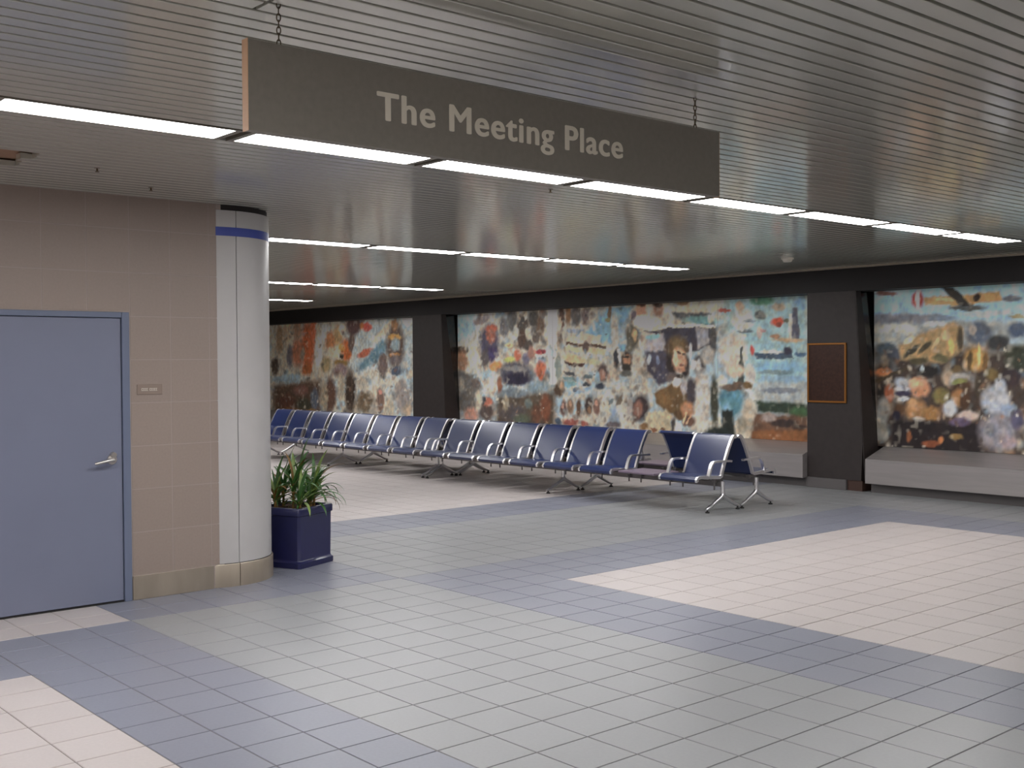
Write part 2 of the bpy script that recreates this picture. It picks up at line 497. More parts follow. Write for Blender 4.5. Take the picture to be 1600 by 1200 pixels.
# ------------------------------------------------------------------ murals (flat painted panels)
rng = np.random.default_rng(3)
class VNoise:
    def __init__(s, seed): s.g = np.random.default_rng(seed).random((256,256))
    def __call__(s, x, y):
        xi = np.floor(x).astype(int); yi = np.floor(y).astype(int); fx = x-xi; fy = y-yi
        fx = fx*fx*(3-2*fx); fy = fy*fy*(3-2*fy)
        g = s.g; a=g[xi%256,yi%256]; b=g[(xi+1)%256,yi%256]; c=g[xi%256,(yi+1)%256]; d=g[(xi+1)%256,(yi+1)%256]
        return (a*(1-fx)+b*fx)*(1-fy)+(c*(1-fx)+d*fx)*fy
def fbm(nz, x, y, o=4):
    t=0; a=.5
    for k in range(o): t = t+a*nz(x*2**k+17*k, y*2**k+31*k); a*=.5
    return t/(1-.5**o)
N1, N2, N3, N4, N5 = [VNoise(i) for i in range(5)]
def E(x,y,rx,ry,c,rot=0,soft=.25,op=1): return ('E',x,y,rx,ry,c,rot,soft,op)
def Pg(pts,c,soft=1.5,op=1): return ('P',pts,c,soft,op)

SH1 = [ Pg([(427,500),(550,495),(550,590),(427,595)],(158,146,126),8,.6), Pg([(548,495),(646,490),(646,570),(548,580)],(148,160,160),8,.8),
 E(437,530,6,22,(150,122,88)), E(449,520,6,18,(172,150,122)), E(453,556,5,17,(112,106,112)), E(430,572,6,14,(92,76,64)), E(443,565,5,14,(160,150,130)),
 E(465,551,9,22,(166,104,72)), E(481,542,10,38,(186,92,40)), E(473,553,4,10,(140,122,104)), E(489,514,4,20,(196,98,54)), E(480,577,8,11,(168,92,36)), E(465,515,6,16,(160,122,92)),
 E(498,548,6,26,(178,172,162)), E(508,520,7,14,(170,172,166)), E(516,532,8,14,(180,116,66)), E(528,525,7,16,(176,140,88)), E(534,515,4.5,8,(196,168,148)),
 E(524,550,11,9,(184,166,136)), E(541,547,8,17,(178,90,30)), E(534,543,4,6,(196,132,46)), E(534,556,3,3,(66,56,46)), E(532,567,11,5,(146,112,46)), E(532,579,10,11,(130,108,108)), E(510,570,8,12,(150,132,90)),
 E(552,508,12,16,(106,78,74)), E(549,535,5,14,(112,90,80)), E(573,511,7,7,(192,80,64)), E(565,510,4,6,(176,108,46)), E(570,552,13,5,(176,92,60),-.45),
 Pg([(560,572),(598,530),(610,543),(588,566),(562,582)],(94,128,142),3), Pg([(582,530),(600,508),(614,499),(604,524),(588,537)],(186,170,144),2), E(638,500,9,8,(196,188,168)),
 E(618,541,14,37,(104,84,74)), E(616,508,5,9,(156,112,70)), E(617,527,10,5,(176,134,58)), E(618,539,7,10,(126,144,150)), E(617,555,9,3,(172,116,52)), E(617,563,9,8,(112,100,98)), E(618,580,9,7,(78,90,108)), E(598,571,7,18,(112,94,88)),
 Pg([(427,602),(502,594),(502,660),(427,650)],(104,78,60),5), E(450,592,26,7,(132,150,156)), E(470,610,12,8,(130,90,78)), E(448,628,14,12,(112,72,56)), E(475,632,12,10,(80,78,60)), E(455,645,20,8,(130,84,44)), E(492,625,6,18,(96,104,118)), E(485,645,10,6,(150,112,60)),
 E(547,612,9,34,(84,66,54)), E(517,616,8,26,(112,80,64)), E(532,606,5,24,(160,148,126)), E(507,620,5,22,(150,136,112)), E(570,628,14,17,(118,98,74)), E(565,600,10,10,(160,150,132)), E(594,626,6,18,(126,98,84)), E(594,613,3,4,(196,126,110)), E(608,640,8,22,(160,150,130)), E(628,620,12,24,(136,126,120)), E(584,645,6,16,(150,140,126)), E(637,640,8,10,(160,140,116)) ]

SH2 = [ Pg([(690,485),(745,482),(745,540),(690,545)],(140,170,182),8), E(730,555,22,26,(182,174,152)),
 E(722,548,10,7,(82,62,50)), E(722,564,9,17,(160,118,88)), Pg([(700,590),(718,578),(736,584),(752,602),(745,642),(700,645)],(112,106,100),3), E(743,598,7,8,(110,98,92)), E(722,600,4,12,(150,140,124)),
 E(752,500,14,6,(142,128,124),-.5), E(760,515,26,10,(176,168,150),-.6), E(764,535,15,28,(92,84,104)), E(768,513,9,6,(190,96,66)), E(767,524,7,12,(172,100,76)), E(768,553,9,12,(84,70,112)), E(758,560,6,14,(104,94,92)), E(788,512,6,14,(118,114,114)),
 E(800,500,8,18,(108,106,102)), E(818,508,9,16,(92,84,76)), E(834,498,8,14,(96,90,82)), E(815,530,9,14,(104,78,64)), E(845,510,7,18,(120,96,76)), E(826,520,5,8,(182,168,148)), E(838,528,6,9,(112,98,88)), E(806,520,4,12,(170,164,148)), E(825,540,8,8,(96,82,74)), E(822,494,3,6,(180,168,150)), E(848,490,6,8,(130,118,108)),
 E(775,572,10,7,(198,128,60)), E(796,562,9,5,(170,172,80)), E(795,540,7,4,(190,168,112)), E(808,556,5,10,(198,108,76)), E(822,560,7,10,(116,112,134)), E(830,552,6,10,(160,112,92)),
 E(806,583,26,17,(92,90,100)), E(807,592,23,10,(58,52,76)), E(802,576,16,4,(122,118,116)), E(845,549,9,4,(172,62,70)), E(845,555,9,3.5,(204,184,160)), E(845,562,9,6,(128,146,160)), E(844,577,8,13,(190,98,62)), E(844,586,4,10,(176,88,50)),
 E(840,605,18,10,(118,136,142)), Pg([(775,618),(868,612),(868,672),(775,668)],(98,82,66),5), E(800,614,22,8,(108,118,124)), E(852,638,9,22,(128,74,46)), E(838,648,7,16,(112,72,50)), E(825,630,7,8,(104,112,104)), E(800,645,20,12,(92,84,84)), E(815,655,12,8,(90,98,78)), E(790,630,5,14,(150,136,110)),
 E(760,640,12,18,(96,80,74)), E(762,628,7,6,(172,98,74)), E(755,626,5,6,(76,78,84)), E(735,648,11,12,(168,122,104)), E(780,602,4,11,(146,92,64)), E(765,605,10,14,(178,166,148)), E(748,625,6,16,(172,160,138)), E(712,650,10,12,(140,132,128)),
 Pg([(856,470),(869,470),(868,600),(860,600)],(208,200,184),2.5), E(860,550,6,12,(160,172,176)),
 E(877,497,4.5,18,(108,78,62)), E(888,491,5,16,(150,108,66)), E(900,493,8,16,(106,98,92)), E(914,495,6,14,(120,100,94)), E(874,505,3,8,(190,160,130)),
 Pg([(915,518),(948,482),(990,478),(976,500),(952,536),(912,530)],(108,152,172),3), E(953,489,3,10,(120,92,56)), E(928,510,3,6,(172,160,144)), E(950,500,4,4,(130,124,80)), E(898,516,14,3,(140,150,160)),
 Pg([(888,523),(950,523),(946,541),(885,536)],(186,164,136),1), Pg([(885,535),(947,540),(947,544),(885,539)],(104,76,54),.8), Pg([(882,541),(948,546),(944,554),(880,548)],(182,164,124),1), E(915,543,5,9,(108,84,74)), E(945,525,6,12,(112,156,170),.5),
 E(897,562,18,7,(200,160,112),.22), Pg([(883,564),(898,568),(913,569),(912,572.5),(897,572),(883,567)],(88,48,36),.8), E(927,565,10,6,(168,164,128)),
 E(890,584,9,3,(88,88,90),.2), E(889,592,11,3,(108,138,140),.1), E(890,600,11,5,(108,152,158)), E(919,589,7,4,(92,106,108)), E(916,600,6,3,(78,78,84)), E(900,609,5,3,(98,110,122)), E(912,609,12,3,(128,152,168),-.4),
 E(872,575,5,22,(126,134,124)), E(874,608,8,12,(100,74,52)), E(878,604,4,8,(166,134,100)),
 E(942,583,8,14,(102,82,78)), E(942,586,4.5,9,(160,114,92)), E(938,603,8,5,(66,72,84)), E(934,590,4,10,(132,156,164)),
 E(988,524,10,22,(102,94,76)), E(991,524,4,10,(188,148,96)), E(984,540,6,10,(110,104,88)), E(1001,485,8,12,(184,128,94)), E(1001,476,7,4,(110,78,58)), E(990,494,5,8,(108,92,102)), E(1011,504,22,10,(192,182,160)), E(1028,485,8,11,(160,114,84)), E(1028,477,7,4,(90,66,52)), E(960,520,6,30,(170,164,150)),
 E(963,560,5,15,(66,66,72)), E(972,545,6,6,(104,148,168)), Pg([(964,546),(968,546),(975,578),(970,580)],(198,188,178),1), E(979,564,8.5,15,(72,58,52)), E(980,562,6,8,(176,120,80)), E(979,558,6,2,(80,58,44)), E(979,575,7,6,(72,62,50)), E(978,583,9,5,(106,104,96)),
 E(881,638,5,13,(106,74,68)), E(892,636,5,12,(124,96,74)), E(905,636,3.5,13,(112,78,54)), E(920,633,6.5,15,(80,62,56)), E(933,635,5,13,(128,94,80)), E(880,634,2.5,5,(176,134,112)), E(892,631,2.5,5,(176,136,104)), E(921,640,3,6,(140,100,68)), E(933,630,3,5,(186,138,112)),
 E(892,660,13,6,(150,78,66)), E(912,663,7,5,(156,84,72)), E(872,658,5,6,(72,88,106)), E(900,652,5,4,(140,124,110)), Pg([(944,668),(962,632),(969,668)],(122,138,154),3), E(958,664,12,5,(104,92,92)), E(968,625,3,10,(118,104,88),.5), E(955,628,3,6,(108,118,118),.6),
 E(1000,638,13,20,(78,62,62)), E(997,640,7,13,(146,98,78)), E(985,635,5,14,(150,138,128)), Pg([(1010,646),(1046,640),(1050,676),(1004,674)],(172,156,122),2), E(1006,668,7,6,(128,94,54)), E(1022,672,5,3,(140,88,58)), E(1035,672,4,3,(128,90,60)),
 E(1088,482,36,9,(186,172,142),-.06), Pg([(1048,489),(1112,489),(1092,501),(1060,499)],(98,100,102),2), E(1095,500,26,6,(104,152,148)), E(1110,478,14,8,(176,166,140)), E(1066,473,12,4,(150,120,80)), E(1112,497,5,6,(188,178,140)),
 Pg([(1006,517),(1040,511),(1112,511),(1113,538),(1088,548),(1042,552),(1032,524)],(78,72,84),1.5), Pg([(1013,523),(1036,521),(1041,550),(1008,549)],(158,150,150),2), E(1020,526,11,4,(118,164,164),-.15), Pg([(1008,549),(1046,547),(1046,596),(1030,602),(1010,580)],(84,78,94),2), E(1014,562,3,8,(150,160,172)), E(1028,562,3,8,(116,124,146)),
 Pg([(1086,512),(1107,512),(1107,537),(1090,545)],(142,138,140),1.5), E(1114,528,6,26,(92,88,84)), Pg([(998,517),(1030,509),(1060,506),(1119,507),(1119,511),(1060,511),(1030,515)],(198,186,152),1),
 E(1093,570,9,14,(84,72,72)), E(1092,571,5,10,(164,158,152)), E(1079,548,2.2,13,(212,206,196)), E(1084,568,4,7,(200,190,178)), E(1105,555,10,14,(160,152,140)),
 E(1050,566,8,24,(74,58,52)), E(1071,572,6,20,(68,56,54)), E(1058,543,17,18,(114,88,50)), E(1060,540,9,10,(136,108,64)), E(1062,562,10.5,18,(198,142,104)), E(1059,552,5,2.5,(84,54,40)), E(1069,553,3,2,(96,62,46)), E(1066,569,4,2,(150,92,70)), E(1056,560,4,12,(216,166,124)), E(1066,577,6,4,(168,116,84)),
 Pg([(1022,615),(1040,603),(1056,598),(1075,602),(1086,620),(1082,642),(1060,658),(1042,642),(1026,632)],(122,90,48),2), E(1040,622,11,14,(136,100,52)), E(1079,612,8,20,(84,74,80)), E(1052,590,12,8,(110,96,92)), E(1057,597,6,8,(196,184,172)), E(1068,606,5,11,(150,144,146)), E(1062,588,5,4,(80,66,60)), E(1062,648,10,8,(110,80,48)),
 E(1074,640,11,12,(178,124,84)), E(1076,658,11,9,(112,80,66)), Pg([(1066,660),(1072,644),(1075,645),(1069,662)],(196,150,108),.8), Pg([(1072,662),(1079,648),(1082,649),(1075,664)],(190,142,100),.8), E(1052,668,3.5,14,(84,76,74)), E(1098,622,12,40,(172,162,148)), E(1058,672,6,10,(176,166,148)),
 Pg([(1128,460),(1262,455),(1262,598),(1150,600),(1132,540)],(128,162,164),8,.85), E(1145,550,22,30,(178,164,146)), E(1160,500,16,18,(176,172,158)), E(1190,470,18,7,(82,138,108)), E(1250,475,12,10,(112,150,172)),
 E(1132,485,10,3,(176,88,70)), E(1156,478,7,8,(162,138,112)), E(1188,492,8,7,(92,100,102)), E(1171,502,10,3,(120,130,136)), E(1217,479,11,6,(166,148,122)), E(1216,503,11,6.5,(192,76,42)), E(1217,508,6,4,(150,66,44)), E(1230,502,5,3,(110,112,86)), Pg([(1239,480),(1245,480),(1249,531),(1232,531)],(92,92,108),1), Pg([(1233,490),(1238,488),(1237,531),(1233,531)],(182,172,152),1), E(1232,532,24,4,(168,142,104)), E(1212,526,8,3,(160,120,90)),
 E(1165,518,12,2.2,(98,110,116)), E(1162,525,5,3,(204,190,142)), E(1187,520,4,9,(164,148,138)), E(1192,517,5,3,(156,122,124)), E(1210,538,28,5,(128,160,166)), E(1176,548,3,9,(180,70,62)), Pg([(1178,553),(1222,549),(1234,542),(1239,560),(1182,561)],(72,90,108),1), E(1205,550,16,3,(186,178,160)), E(1230,548,7,6,(70,66,84)), E(1251,553,9,4,(70,102,132)),
 E(1220,575,40,10,(112,152,172)), E(1210,582,26,4,(106,128,134),-.03), E(1225,594,36,8,(120,150,166)), Pg([(1157,541),(1159.5,541),(1163,602),(1152,602)],(78,84,78),.8), E(1150,580,14,10,(184,158,134)), E(1172,585,8,16,(176,164,150)), E(1128,600,8,14,(170,164,150)),
 E(1142,628,20,26,(78,128,142)), E(1144,606,18,5,(116,92,74)), E(1168,602,8,6,(118,88,46)), E(1153,600,8,4,(110,88,70)), E(1135,650,8,20,(110,150,170)), Pg([(1128,640),(1145,640),(1150,690),(1126,690)],(52,58,52),2), E(1116,628,6,40,(74,74,58)), E(1122,678,20,11,(52,62,56)), E(1170,652,11,32,(156,144,124)), E(1160,665,8,14,(140,130,110)),
 Pg([(1180,598),(1264,598),(1264,634),(1180,630)],(146,150,146),3), E(1220,610,30,4,(116,120,128)), Pg([(1179,626),(1264,631),(1264,650),(1184,642)],(58,76,58),2.5), E(1248,645,14,10,(68,106,62)), Pg([(1180,646),(1264,650),(1264,694),(1172,686)],(116,82,60),3), E(1200,652,12,8,(140,122,112)), E(1224,661,22,6,(72,56,52)), E(1250,668,12,5,(80,60,50)), Pg([(1176,673),(1264,671),(1264,694),(1172,688)],(136,84,40),2) ]

SH3 = [ Pg([(1360,430),(1700,430),(1700,505),(1360,505)],(134,172,190),8), Pg([(1360,500),(1700,505),(1700,545),(1360,545)],(142,146,142),10), Pg([(1360,545),(1700,545),(1700,720),(1360,720)],(84,68,58),12),
 E(1385,458,16,4,(138,96,84)), Pg([(1366,489),(1472,492),(1472,503),(1366,506)],(122,122,130),3), E(1400,515,34,9,(176,172,158)), E(1470,497,20,5,(116,130,146)), E(1460,507,18,4,(170,172,166)),
 E(1434,468,9,13.5,(178,54,40)), Pg([(1431,454),(1438,454),(1438,482),(1431,482)],(212,204,188),.8), Pg([(1443,466),(1490,461),(1560,456),(1567,469),(1500,478),(1445,478)],(178,138,80),1.5), E(1480,468,20,3,(200,164,108)), E(1545,464,18,5,(196,142,76)), Pg([(1468,448),(1490,448),(1522,478),(1502,479)],(72,66,58),1.5), E(1526,465,5,6,(70,48,38)), E(1580,466,14,5,(110,112,118)), E(1510,481,28,4,(96,98,94)), E(1540,490,40,5,(160,170,168)), E(1590,495,14,3,(150,140,100)),
 E(1390,528,22,12,(156,160,154)), E(1384,545,16,10,(84,98,108)), E(1405,552,22,9,(80,84,96)), Pg([(1404,538),(1440,520),(1475,510),(1490,502),(1506,514),(1502,548),(1470,568),(1408,562)],(168,134,82),3), E(1425,548,16,4,(76,72,56),-.7), E(1445,542,14,4,(90,80,54),-.8), E(1462,536,12,3,(186,160,108),-.8), E(1486,540,4.5,14,(206,158,76)), E(1478,525,8,8,(190,160,112)), E(1500,530,5,18,(92,80,60)), E(1420,530,10,5,(196,180,140),-.6), E(1435,565,14,6,(96,84,50)), E(1470,560,14,6,(112,104,66)),
 E(1530,520,20,18,(98,106,120)), E(1520,515,6,10,(160,150,140)), E(1560,535,18,12,(72,72,72)), E(1590,516,16,12,(84,98,120)), E(1592,535,14,8,(140,154,158)), E(1590,560,20,20,(68,74,56)), E(1580,590,18,14,(70,56,60)), E(1525,560,18,20,(180,132,56)), E(1515,565,4,16,(110,84,44)), E(1530,556,3,18,(214,166,80)), E(1540,566,4,16,(128,92,44)), E(1550,585,10,10,(120,98,48)), E(1495,580,10,10,(112,90,50)),
 E(1450,581,19,9,(46,42,42)), E(1440,578,3,5,(150,160,164)), E(1380,582,14,7,(188,114,58)), Pg([(1366,594),(1420,572),(1422,577),(1368,600)],(92,74,50),1), E(1436,606,16,15,(196,130,86)), E(1427,598,8,8,(210,150,106)), E(1390,615,8,13,(160,86,48)), E(1376,615,6,12,(58,50,46)), E(1410,597,11,9,(150,152,156)), E(1411,607,11.5,5,(168,166,170)), E(1411,614,11.5,4.5,(66,60,88)), E(1411,622,9,4,(168,168,170)),
 E(1470,618,13,13,(128,112,52)), E(1482,590,9,12,(164,140,112)), E(1505,597,21,16,(124,120,118)), E(1500,592,14,9,(160,156,150)), E(1503,606,16,14,(92,64,40)), E(1499,596,11,4.5,(134,136,66)), E(1496,622,10,14,(164,112,58)), E(1508,626,8,16,(100,66,40)), E(1528,604,6,16,(90,76,58)),
 E(1555,626,22,22,(158,160,166)), E(1562,605,10,14,(150,154,160)), E(1575,640,12,12,(128,140,156)), E(1484,638,11,12,(160,162,166)), E(1512,650,16,8,(174,150,136)), E(1430,640,17,17,(160,112,62)), E(1425,632,8,10,(182,134,82)), E(1455,646,13,12,(164,116,54)), E(1405,640,8,10,(110,74,40)), E(1380,640,10,20,(138,132,122)), E(1377,672,10,20,(132,128,118)), E(1436,655,10,4,(170,160,150)),
 Pg([(1394,656),(1532,660),(1532,712),(1390,708)],(52,40,42),4), E(1500,660,16,7,(108,88,116)), E(1400,650,7,8,(46,42,62)), E(1420,682,4,9,(146,84,38)), E(1455,694,14,5,(150,78,36)), E(1494,684,10,5,(134,104,48)), E(1470,688,4,6,(170,104,48)), E(1560,676,30,28,(132,126,132)), E(1548,672,8,10,(112,112,120)), E(1575,690,12,10,(146,128,132)), E(1590,655,10,16,(90,84,108)) ]
MUR_GAIN = 2.35
_PAL = [(84,66,56),(150,108,78),(196,186,166),(108,136,148),(70,64,70),(172,150,122),(130,140,140),(120,84,60),(186,176,156)]
def dabs(seed, x0, x1, y0, y1, n, rmin=1.6, rmax=5.5):
    q = random.Random(seed); out = []
    for _ in range(n):
        rr = q.uniform(rmin, rmax)
        out.append(E(q.uniform(x0,x1), q.uniform(y0,y1), rr, rr*q.uniform(.5,2.4), q.choice(_PAL), q.uniform(-.8,.8), .5, q.uniform(.35,.7)))
    return out
# small daubs of the crowd scenes: first under, then a few over the main figures
SH1 = dabs(1, 424,648,498,655, 260, 1.2, 4.5) + SH1 + dabs(2, 424,648,500,655, 90, .9, 2.4)
SH2 = dabs(3, 695,1010,475,675, 330) + dabs(4, 1010,1262,465,690, 90) + SH2 + dabs(5, 700,1000,480,670, 110, 1, 2.6)
SH3 = SH3[:3] + dabs(6, 1366,1900,520,712, 330, 2, 7) + dabs(7, 1600,1900,440,712, 260, 3, 10) + SH3[3:] + dabs(8, 1366,1600,540,712, 90, 1, 3)
def paint(X, Z, shapes):
    pts = np.stack([X, np.full_like(X, MUR_Y), Z], -1) - CAM
    v = pts @ RC.T
    x = 800+F_PX*v[...,0]/v[...,2]; y = 600+F_PX*v[...,1]/v[...,2]
    fx = np.abs(v[...,2])                      # metric noise
    x0, y0 = x.copy(), y.copy()
    s = 70.0/np.maximum(1, 1)                  # noise frequency helper
    wx = (fbm(N1, X*5, Z*5, 3)-.5); wy = (fbm(N2, X*5, Z*5, 3)-.5)
    hx = (N1(X*26, Z*20)-.5); hy = (N2(X*26, Z*20)-.5)
    x = x + wx*4 + hx*2.2; y = y + wy*5 + hy*2.6
    qx = X*1.1 + 1.6*wx; qz = Z*1.7 + 1.6*wy
    n = fbm(N3, qx, qz, 5)
    base = np.array(lin((172,164,147))); bl = np.array(lin((140,158,164))); bg = np.array(lin((160,146,126)))
    t = np.clip((n-.47)*7, 0, 1)[...,None]; t2 = np.clip((fbm(N4, X*2.2+wx*2, Z*2.8+wy*2, 4)-.53)*7, 0, 1)[...,None]
    col = base*(1-t)+bl*t; col = col*(1-t2*.6)+bg*t2*.6
    for sh in shapes:
        if sh[0] == 'E':
            _, cx, cy, rx, ry, c, rot, soft, op = sh
            cr, sr = math.cos(rot), math.sin(rot)
            R_ = 1.3*max(rx, ry)+2
            sel = (np.abs(x-cx) < R_) & (np.abs(y-cy) < R_)
            if not sel.any(): continue
            dx = x[sel]-cx; dy = y[sel]-cy
            r = np.sqrt(((dx*cr+dy*sr)/rx)**2 + ((-dx*sr+dy*cr)/ry)**2)
            a = (np.clip((1+soft-r)/(2*soft), 0, 1)*op)[:,None]
            col[sel] = col[sel]*(1-a)+np.array(lin(c))*a
            continue
        else:
            _, P, c, soft, op = sh
            k = len(P); inside = np.zeros(x.shape, bool); dist = np.full(x.shape, 1e9)
            for i in range(k):
                xa, ya = P[i]; xb, yb = P[(i+1)%k]
                cond = ((ya > y) != (yb > y))
                with np.errstate(divide='ignore', invalid='ignore'):
                    xi = (xb-xa)*(y-ya)/((yb-ya) if yb != ya else 1e-9)+xa
                inside ^= cond & (x < xi)
                L2 = (xb-xa)**2+(yb-ya)**2+1e-9
                tt = np.clip(((x-xa)*(xb-xa)+(y-ya)*(yb-ya))/L2, 0, 1)
                dist = np.minimum(dist, np.hypot(x-xa-tt*(xb-xa), y-ya-tt*(yb-ya)))
            sd = np.where(inside, dist, -dist)
            a = np.clip(sd/(2*soft)+.5, 0, 1)*op
        a = a[...,None]
        col = col*(1-a)+np.array(lin(c))*a
    # brush strokes
    br = (N4(X*20, Z*16)-.5)*.30 + (N5(X*9, Z*11)-.5)*.26 + (N1(X*45, Z*40)-.5)*.16
    col = col*np.clip(1+br[...,None], .3, 2)
    hue = (N5(X*18+40, Z*18)-.5)
    col = col*np.stack([1+.22*hue, np.ones_like(hue), 1-.26*hue], -1)
    col = col*(col.mean(-1,keepdims=True)/.36)**.42
    lum = (col @ np.array([.2126,.7152,.0722]))[...,None]
    col = lum + (col-lum)*.82
    hi = np.clip((N2(X*17, Z*19)-.66)*5, 0, 1)*np.clip((N3(X*6, Z*6)-.35)*3, 0, 1)
    col = col*(1-.2*hi[...,None]) + np.array(lin((196,188,172)))*.2*hi[...,None]
    return np.clip(col*MUR_GAIN, 0.004, .9)

MURM = bpy.data.materials.new('mural_paint'); MURM.use_nodes = True
nt = MURM.node_tree; at = nt.nodes.new('ShaderNodeVertexColor'); at.layer_name = 'paint'
pb = nt.nodes['Principled BSDF']; pb.inputs['Roughness'].default_value = .45
nt.links.new(at.outputs[0], pb.inputs['Base Color'])
def mural_panel(x0, x1, z0, z1, shapes, parent):
    step = .0165
    nx = max(2, int((x1-x0)/step)); nz = int((z1-z0)/step)
    xs = np.linspace(x0, x1, nx+1); zs = np.linspace(z0, z1, nz+1)
    X, Z = np.meshgrid(xs, zs)
    colr = paint(X, Z, shapes).reshape(-1,3)
    nv = X.size; co = np.stack([X.ravel(), np.full(nv, MUR_Y), Z.ravel()], -1)
    idx = np.arange(nv).reshape(nz+1, nx+1)
    q = np.stack([idx[:-1,:-1], idx[:-1,1:], idx[1:,1:], idx[1:,:-1]], -1).reshape(-1,4)
    # back face and edges give the panel its thickness
    bk = np.array([[x0,MUR_Y+.02,z0],[x1,MUR_Y+.02,z0],[x1,MUR_Y+.02,z1],[x0,MUR_Y+.02,z1]])
    faces = q.tolist() + [[nv+3,nv+2,nv+1,nv]] + [[int(idx[0,0]),nv,nv+1,int(idx[0,-1])],[int(idx[0,-1]),nv+1,nv+2,int(idx[-1,-1])],[int(idx[-1,-1]),nv+2,nv+3,int(idx[-1,0])],[int(idx[-1,0]),nv+3,nv,int(idx[0,0])]]
    me = bpy.data.meshes.new('panel')
    me.from_pydata(np.vstack([co,bk]).tolist(), [], faces)
    ca = me.color_attributes.new('paint', 'FLOAT_COLOR', 'POINT')
    full = np.ones((nv+4,4), np.float32); full[:nv,:3] = colr; full[nv:,:3] = .1
    ca.data.foreach_set('color', full.ravel())
    me.materials.append(MURM)
    return link('panel', me, parent)
MZ0, MZ1 = .568, 2.574
def mural(cuts, shapes, label):
    e = empty('mural'); tag(e, label, 'mural')
    for a, b in zip(cuts[:-1], cuts[1:]): mural_panel(a+.002, b-.002, MZ0, MZ1, shapes, e)
    return e
mural([PR[0]+.03, -23.2, -20.5, PR[1]-.95], SH1, 'painted mural with orange figures and brown pointed balloon, next to the round column')
mural([PR[1]+.02, -14.21, -10.64, PR[2]-.775], SH2, 'long painted mural with a pilot in brown leather helmet and grey airship')
mural([PR[2]+.02, -5.3, -2.6, PR[3]-.775], SH3, 'painted mural with red and white roundel and mountain, right of the plaque')

# ================================================================== OBJECTS
# ------------------------------------------------------------------ ceiling lamps
frm = MB(); W2, L2 = .1505, .60
frm.box(-W2,-.128,-L2,L2,CEIL-.004,CEIL+.05); frm.box(.128,W2,-L2,L2,CEIL-.004,CEIL+.05)
frm.box(-.128,.128,-L2,-.563,CEIL-.004,CEIL+.05); frm.box(-.128,.128,.563,L2,CEIL-.004,CEIL+.05)
frm.box(-W2,W2,-L2,L2,CEIL+.05,CEIL+.06)
frm_me = frm.mesh('lamp_frame'); frm_me.materials.append(LAMPF)
dif_me = MB().bbox(-.134,.134,-.566,.566,CEIL-.002,CEIL+.012,.003).mesh('diffuser'); dif_me.materials.append(LAMPM)
ORD = ['first','second','third','fourth','fifth','sixth','seventh','eighth']
def lamp(k, n, label, group):
    o = empty('ceiling_light', (SLAT0-SLATP*(k+1.5), LE(n)-.563, 0))
    tag(o, label, 'ceiling light', group)
    link('lamp_frame', frm_me, o); link('diffuser', dif_me, o)
for k, (a, b) in ROWS.items():
    for n in range(a, b+1):
        lab, g = 'unseen fluorescent ceiling panel outside the picture', 'ceiling lights outside the picture'  # covers the unseen row added to brighten the right side
        if k == 34 and n >= 0:
            lab = ('%s lit ceiling panel from the left in the long row behind the hanging sign' % ORD[n]); g = 'front row of ceiling lights'
            if n == 7: lab = 'farthest lit ceiling panel of the long row behind the sign, at right edge'
        elif k == 77 and n >= 3:
            lab = '%s lit ceiling panel from the column in the second row back' % ORD[n-3]; g = 'second row of ceiling lights'
        elif k == 129 and n >= 5:
            lab = '%s lit ceiling panel from the column in the third row back' % ORD[n-5]; g = 'third row of ceiling lights'
        elif k == 170 and n == 7:
            lab = 'small last lit ceiling panel beside the column, in the rearmost row'; g = None
        elif k in (129,170):
            lab, g = 'fluorescent ceiling panel hidden behind the round column', 'ceiling lights hidden by the column'
        lamp(k, n, lab, g)

# ------------------------------------------------------------------ hanging sign
SX, SY0, SY1, SZ0, SZ1 = -3.36, 1.773, 4.188, 2.458, 2.755
sg = tag(empty('hanging_sign', (SX, (SY0+SY1)/2, SZ0)), 'long brown-grey hanging sign reading The Meeting Place in pale letters', 'sign')
yc = (SY0+SY1)/2; hl = (SY1-SY0)/2; hz = SZ1-SZ0
MB().bbox(-.038, 0, -hl+.004, hl-.004, 0, hz, .002).build('board', SIGNM, sg)
for s_ in (-1, 1):
    MB().bbox(-.040, -.0003, s_*(hl-.003)-.001, s_*(hl-.003)+.001, -.002, hz+.002, .001).build('end_cap', SIGNEND, sg)
tcv = bpy.data.curves.new('lettering', 'FONT'); tcv.body = 'The Meeting Place'; tcv.size = .14
tcv.extrude = .0012; tcv.space_character = 1.10
to = bpy.data.objects.new('lettering_tmp', tcv); C.objects.link(to)
dg = bpy.context.evaluated_depsgraph_get()
tme = bpy.data.meshes.new_from_object(to.evaluated_get(dg)); bpy.data.objects.remove(to)
vs = np.array([v.co[:] for v in tme.vertices]); fs = [list(p.vertices) for p in tme.polygons]
